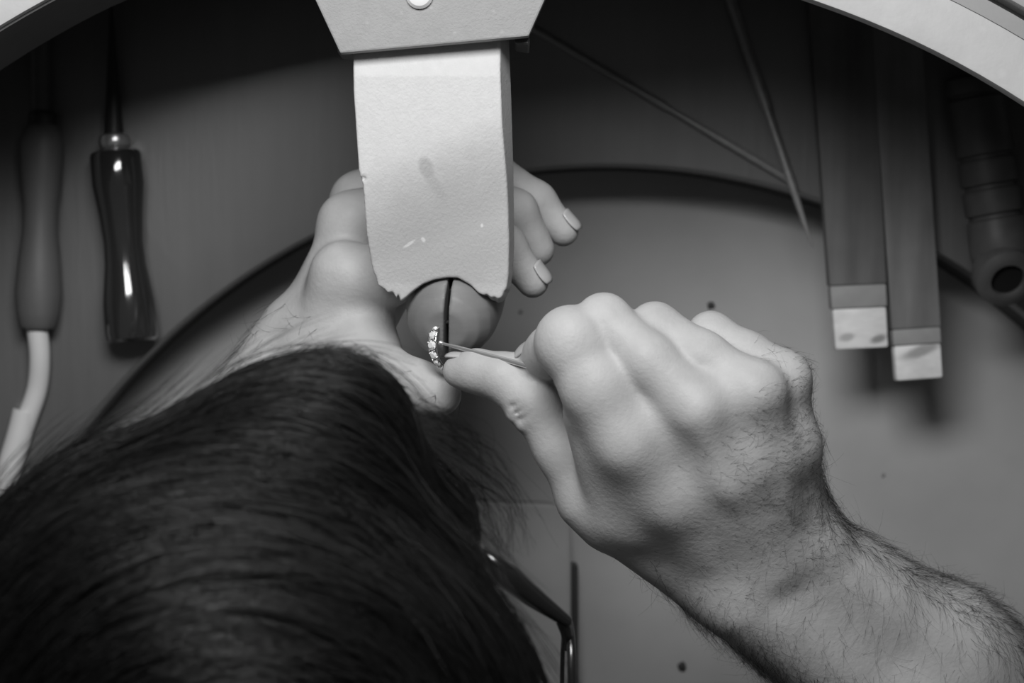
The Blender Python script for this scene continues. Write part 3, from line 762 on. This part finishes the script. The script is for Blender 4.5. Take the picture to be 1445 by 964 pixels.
# ---- arm hair
def skin_hair(V, Fq, npts, weight, direction, length, rad, seed, curl=.35, name='arm_hair'):
    g = np.random.default_rng(seed)
    a, b, c, d_ = [V[Fq[:, i]] for i in range(4)]
    n = np.cross(c - a, d_ - b); ar = np.linalg.norm(n, axis=1) + 1e-12; n = n / ar[:, None]; cen = (a + b + c + d_) / 4
    w = weight(cen, n) * ar; w = np.clip(w, 0, None); w /= w.sum()
    idx = g.choice(len(cen), npts, p=w)
    p0 = cen[idx] + g.normal(0, .0004, (npts, 3)); n0 = n[idx]
    dr = np.array(direction(cen[idx], n0)); dr = dr + g.normal(0, curl, (npts, 3)); dr -= n0 * (dr * n0).sum(1, keepdims=True); dr /= np.linalg.norm(dr, axis=1, keepdims=True) + 1e-9
    L = length * g.uniform(.5, 1.35, npts); S = 6
    side = np.cross(n0, dr); cv = g.normal(0, .5, npts)
    pts = []
    for k in range(S):
        t = k / (S - 1)
        pts.append(p0 + dr * (L * t)[:, None] + n0 * (L * (.34 * t - .16 * t * t))[:, None] + side * (L * cv * t * t)[:, None] - n0 * .0003)
    Pn = np.stack(pts, 1); R = np.tile(np.linspace(1, .25, S) * rad, (npts, 1))
    o = strands(name, Pn, R, M_bodyhair, person); o['kind'] = 'stuff'; return o
def w_right(c, n):
    t = (c - wr) @ d; s = (c - wr) @ nrm
    along = np.clip((t + .035) / .05, 0, 1)
    edge = np.clip((-s - .012) / .02, 0, 1) * 5 + np.clip((s - .015) / .02, 0, 1) * 2.2
    return along * (.8 + edge) * (n[:, 2] > -.55)
def d_right(c, n): return np.tile(d * .35 - nrm * .85 + np.array((0, 0, -.25)), (len(c), 1))
skin_hair(Vr, Fr, 8000, w_right, d_right, .0140, .00004, 3, .40)
def w_under(c, n):
    t = (c - wr) @ d; s = (c - wr) @ nrm
    return np.clip((t + .045) / .06, 0, 1) * np.clip((-s - .022) / .012, 0, 1) * (n[:, 2] > -.8) + .5 * np.clip((t + .03) / .03, 0, 1) * np.clip((s - .026) / .008, 0, 1)
skin_hair(Vr, Fr, 9000, w_under, lambda c, n: np.tile(d * .75 - nrm * .45 + np.array((0, 0, -.3)), (len(c), 1)), .0140, .00007, 8, .40)
def w_rback(c, n):
    t = (c - wr) @ d; s = (c - wr) @ nrm
    return np.clip((t + .075) / .03, 0, 1) * np.clip((.02 - t) / .02, 0, 1) * (.25 + np.clip((s - .002) / .02, 0, 1) * 1.6) * (n[:, 2] > -.3)
skin_hair(Vr, Fr, 1500, w_rback, lambda c, n: np.tile(d * .5 + nrm * .65 - np.array((0, 0, .1)), (len(c), 1)), .0065, .00005, 4, .3)
def w_left(c, n):
    t = (c - wl_) @ dl; return np.clip((t + .015) / .03, 0, 1) * (n[:, 2] > -.5) * (t < .14)
skin_hair(Vl, Fl, 1500, w_left, lambda c, n: np.tile(dl * .6 + np.array((-.4, .1, 0)), (len(c), 1)), .010, .00007, 5, .4)

# ---- head hair: scalp shell + combed strands
HH = Field((-.24, -.27, .95), (.07, .04, 1.23), .0024)
def hair_shell(f):
    f.ell(hp_(-.018, .000, .010), AX, (.101, .0825, .088), .01)
    f.ell(np.array(W(405, 660, 1.085)), ((.8, .6, 0), (-.6, .8, 0), (0, 0, 1)), (.042, .030, .038), .035)
    f.ell(hp_(-.056, 0, -.03), AX, (.058, .066, .060), .012)
    f.ell(np.array(W(575, 800, 1.055)), ((1, 0, 0), (0, 1, 0), (0, 0, 1)), (.028, .034, .030), .020)
hair_shell(HH)
def face_cut(x, y, z):
    dx, dy, dz = x - HC[0], y - HC[1], z - HC[2]
    q = [dx * A[0] + dy * A[1] + dz * A[2] for A in AX]
    return np.maximum(np.maximum(.026 - q[0], q[2] - .030), -.2 - q[1])
HH.add(face_cut, (-.23, -.26, .96), (.06, .03, 1.22), .012, True)
Vs, Fs = HH.mesh(); Vs = relax(Vs, Fs, 2, .5)
mesh_np('scalp_hair', Vs, Fs, M_hair, person)
# trilinear field lookup for walking strands over the shell
def look(p):
    q = (p - HH.lo) / HH.h; i = np.clip(np.floor(q).astype(int), 0, HH.n - 2); f = np.clip(q - i, 0, 1)
    r = 0
    for a in (0, 1):
        for b in (0, 1):
            for c in (0, 1):
                w = (f[:, 0] if a else 1 - f[:, 0]) * (f[:, 1] if b else 1 - f[:, 1]) * (f[:, 2] if c else 1 - f[:, 2])
                r = r + w * HH.F[i[:, 0] + a, i[:, 1] + b, i[:, 2] + c]
    return r
def grad(p):
    e = .003; g = np.stack([look(p + np.eye(3)[i] * e) - look(p - np.eye(3)[i] * e) for i in range(3)], 1)
    return g / (np.linalg.norm(g, axis=1, keepdims=True) + 1e-9)
crown = np.array(W(400, 1090, 1.10))
def flow(p, jit):
    v = p - crown
    v = np.stack([v[:, 1], -v[:, 0], 0 * v[:, 0]], 1)
    dirv = v / (np.linalg.norm(v, axis=1, keepdims=True) + 1e-6) + HF * .12 + jit
    return dirv
def comb(N, steps, step_len, lift, rad, jit_s, seed, sel=None, endlift=0.0):
    g = np.random.default_rng(seed)
    cen = Vs[Fs].mean(1); nz = grad(cen)
    w = (cen[:, 2] > 1.02).astype(float) * (.3 + np.clip(nz[:, 2] + .25, 0, 1))
    if sel is not None: w *= sel(cen)
    w /= w.sum(); p = cen[g.choice(len(cen), N, p=w)] + g.normal(0, .0012, (N, 3))
    # jitter in locks: neighbours share a direction
    lock = np.stack([np.sin(p @ np.array(k) * 1.0 + ph) for k, ph in (((140, 60, 30), .3), ((-80, 150, 50), 1.1), ((60, -120, 90), 2.2))], 1) * jit_s
    jit = lock + g.normal(0, jit_s * .35, (N, 3))
    rr_ = np.linalg.norm((p - crown)[:, :2], axis=1); an_ = np.arctan2(p[:, 1] - crown[1], p[:, 0] - crown[0])
    ridge = .5 + .5 * np.sin(rr_ * 2 * math.pi / .0105 + 2.2 * np.sin(an_ * 2.3) + 1.3 * np.sin(rr_ * 160) + an_ * 1.5)
    base_l = lift * (g.uniform(.0, .35, N) + ridge * .9)
    pts = []
    for k in range(steps):
        gd = grad(p); p = p - gd * (look(p) - (base_l + endlift * (k / steps) ** 2 * lift))[:, None]
        pts.append(p.copy())
        dv = flow(p, jit); dv -= gd * (dv * gd).sum(1, keepdims=True); dv /= np.linalg.norm(dv, axis=1, keepdims=True) + 1e-9
        p = p + dv * step_len
    Pn = np.stack(pts, 1); Pn[:, 1:-1] = (Pn[:, :-2] + 2 * Pn[:, 1:-1] + Pn[:, 2:]) / 4
    R = np.tile(np.concatenate([[.6], np.ones(steps - 4), [.9, .6, .25]]) * rad, (N, 1)) * g.uniform(.7, 1.3, (N, 1))
    return Pn, R
Pa, Ra = comb(9500, 14, .0056, .0048, .00020, .15, 21)
o = strands('hair', Pa, Ra, M_hair, person); o['kind'] = 'stuff'
Pa, Ra = comb(1500, 12, .0055, .007, .00009, .40, 22, None, 1.6)
o = strands('loose_hair', Pa, Ra, M_hair, person); o['kind'] = 'stuff'

# wispy fringe falling forward off the forehead side
def wisps(roots, N, seed):
    g = np.random.default_rng(seed); out = []
    for i in range(N):
        a, b, c, z = roots[g.integers(len(roots))]
        j = g.normal(0, 1, 6)
        q = [np.array(W(a[0] + j[0] * 12, a[1] + j[1] * 12, z)), np.array(W(b[0] + j[2] * 14, b[1] + j[3] * 10, z - .008)), np.array(W(c[0] + j[4] * 14, c[1] + j[5] * 14, z - .022))]
        out.append(spline(q, 10))
    return np.array(out)
roots = [((610, 600), (690, 640), (742, 730), 1.07), ((625, 620), (715, 690), (738, 770), 1.065), ((640, 660), (705, 710), (715, 790), 1.06), ((590, 575), (660, 610), (690, 690), 1.07), ((650, 690), (690, 740), (705, 800), 1.055)]
Pw = wisps(roots, 90, 31); o = strands('fringe', Pw, np.tile(np.linspace(1, .3, 10) * .00009, (90, 1)), M_hair, person); o['kind'] = 'stuff'
roots = [((400, 560), (440, 505), (520, 520), 1.07), ((360, 560), (430, 515), (500, 530), 1.07), ((440, 545), (490, 500), (560, 550), 1.07), ((320, 570), (390, 530), (480, 540), 1.07)]
Pw = wisps(roots, 420, 32); o = strands('forelock', Pw, np.tile(np.linspace(1, .3, 10) * .00011, (420, 1)), M_hair, person); o['kind'] = 'stuff'

# ---- glasses (worn: a thing of its own)
gl = empty('eyeglasses', Vector(hp_(.10, .02, -.02)), 'black framed eyeglasses worn low on the bent head', 'glasses')
def bar(name, pts, rad, m, seg=10, n=30): return tube(name, pts, rad, m, gl, seg, n)
hinge = P(801, 878, 1.020)
brow = P(716, 812, 1.040); ear_ = P(672, 772, 1.036)
bar('temple_arm', [ear_, P(690, 788, 1.042), brow, P(752, 842, 1.032), hinge], [.0022, .0030, .0050, .0040, .0022], M_glasses)
fdir = np.array((.0, -1.0, -.10)); fdir /= np.linalg.norm(fdir); ddn = np.array((-.05, -.1, -1.0)); ddn /= np.linalg.norm(ddn)
for k in range(2):
    c = hinge + fdir * (.027 + k * .066) + ddn * .017 + np.array((.0015, 0, 0))
    loop = [c + fdir * (math.cos(a) * .0260) + ddn * (math.sin(a) * .0195) for a in np.linspace(0, 2 * math.pi, 25)]
    bar('rim', loop, [.0017, .0017], M_glasses, 10, 72)
    bm = bmesh.new(); th_ = Vector(np.cross(fdir, ddn)).normalized() * .0008
    f1 = [bm.verts.new(Vector(p) - th_) for p in loop[:-1]]; f2 = [bm.verts.new(Vector(p) + th_) for p in loop[:-1]]
    bm.faces.new(f1); bm.faces.new(f2[::-1])
    for i in range(len(f1)): bm.faces.new((f1[i], f1[(i + 1) % len(f1)], f2[(i + 1) % len(f1)], f2[i]))
    if 'clear_lens' not in bpy.data.materials:
        ml = bpy.data.materials.new('clear_lens'); ml.use_nodes = True; bb = ml.node_tree.nodes['Principled BSDF']
        bb.inputs['Transmission Weight'].default_value = 1.0; bb.inputs['Roughness'].default_value = .02; bb.inputs['IOR'].default_value = 1.45
    from_bm('lens', bm, bpy.data.materials['clear_lens'], gl)
bar('end_piece', [hinge + np.array((-.002, .001, 0)), hinge + fdir * .005 + ddn * .004, hinge + fdir * .010 + ddn * .008], [.0026, .0022, .0018], M_glasses)
cb_ = hinge + fdir * .060 + ddn * .012
bar('bridge', [cb_ - fdir * .008 + ddn * .003, cb_ + np.array((.002, 0, .002)), cb_ + fdir * .008 + ddn * .003], [.0016, .0016, .0016], M_glasses)
h2 = hinge + fdir * .1165 + ddn * .0095
bar('temple_arm', [hp_(-.02, -.082, -.02), hp_(.04, -.080, -.016), h2], [.0022, .0034, .0024], M_glasses)

# ---- stool under the person
st = empty('stool', (-.09, -.62, 0), 'round black work stool under the seated person', 'stool')
lathe('seat', (-.09, -.62, .385), (-.09, -.62, .445), [(0, .17), (.2, .185), (.8, .185), (1, .165)], M_shoe, st, 48)
lathe('post', (-.09, -.62, .04), (-.09, -.62, .386), [(0, .03), (1, .025)], M_darkmetal, st, 24)
for k in range(5):
    a = k * 2 * math.pi / 5
    tube('foot', [Vector((-.09, -.62, .05)), Vector((-.09 + .13 * math.cos(a), -.62 + .13 * math.sin(a), .04)), Vector((-.09 + .24 * math.cos(a), -.62 + .24 * math.sin(a), .018))], [.018, .016, .014], M_darkmetal, st, 12, 14)
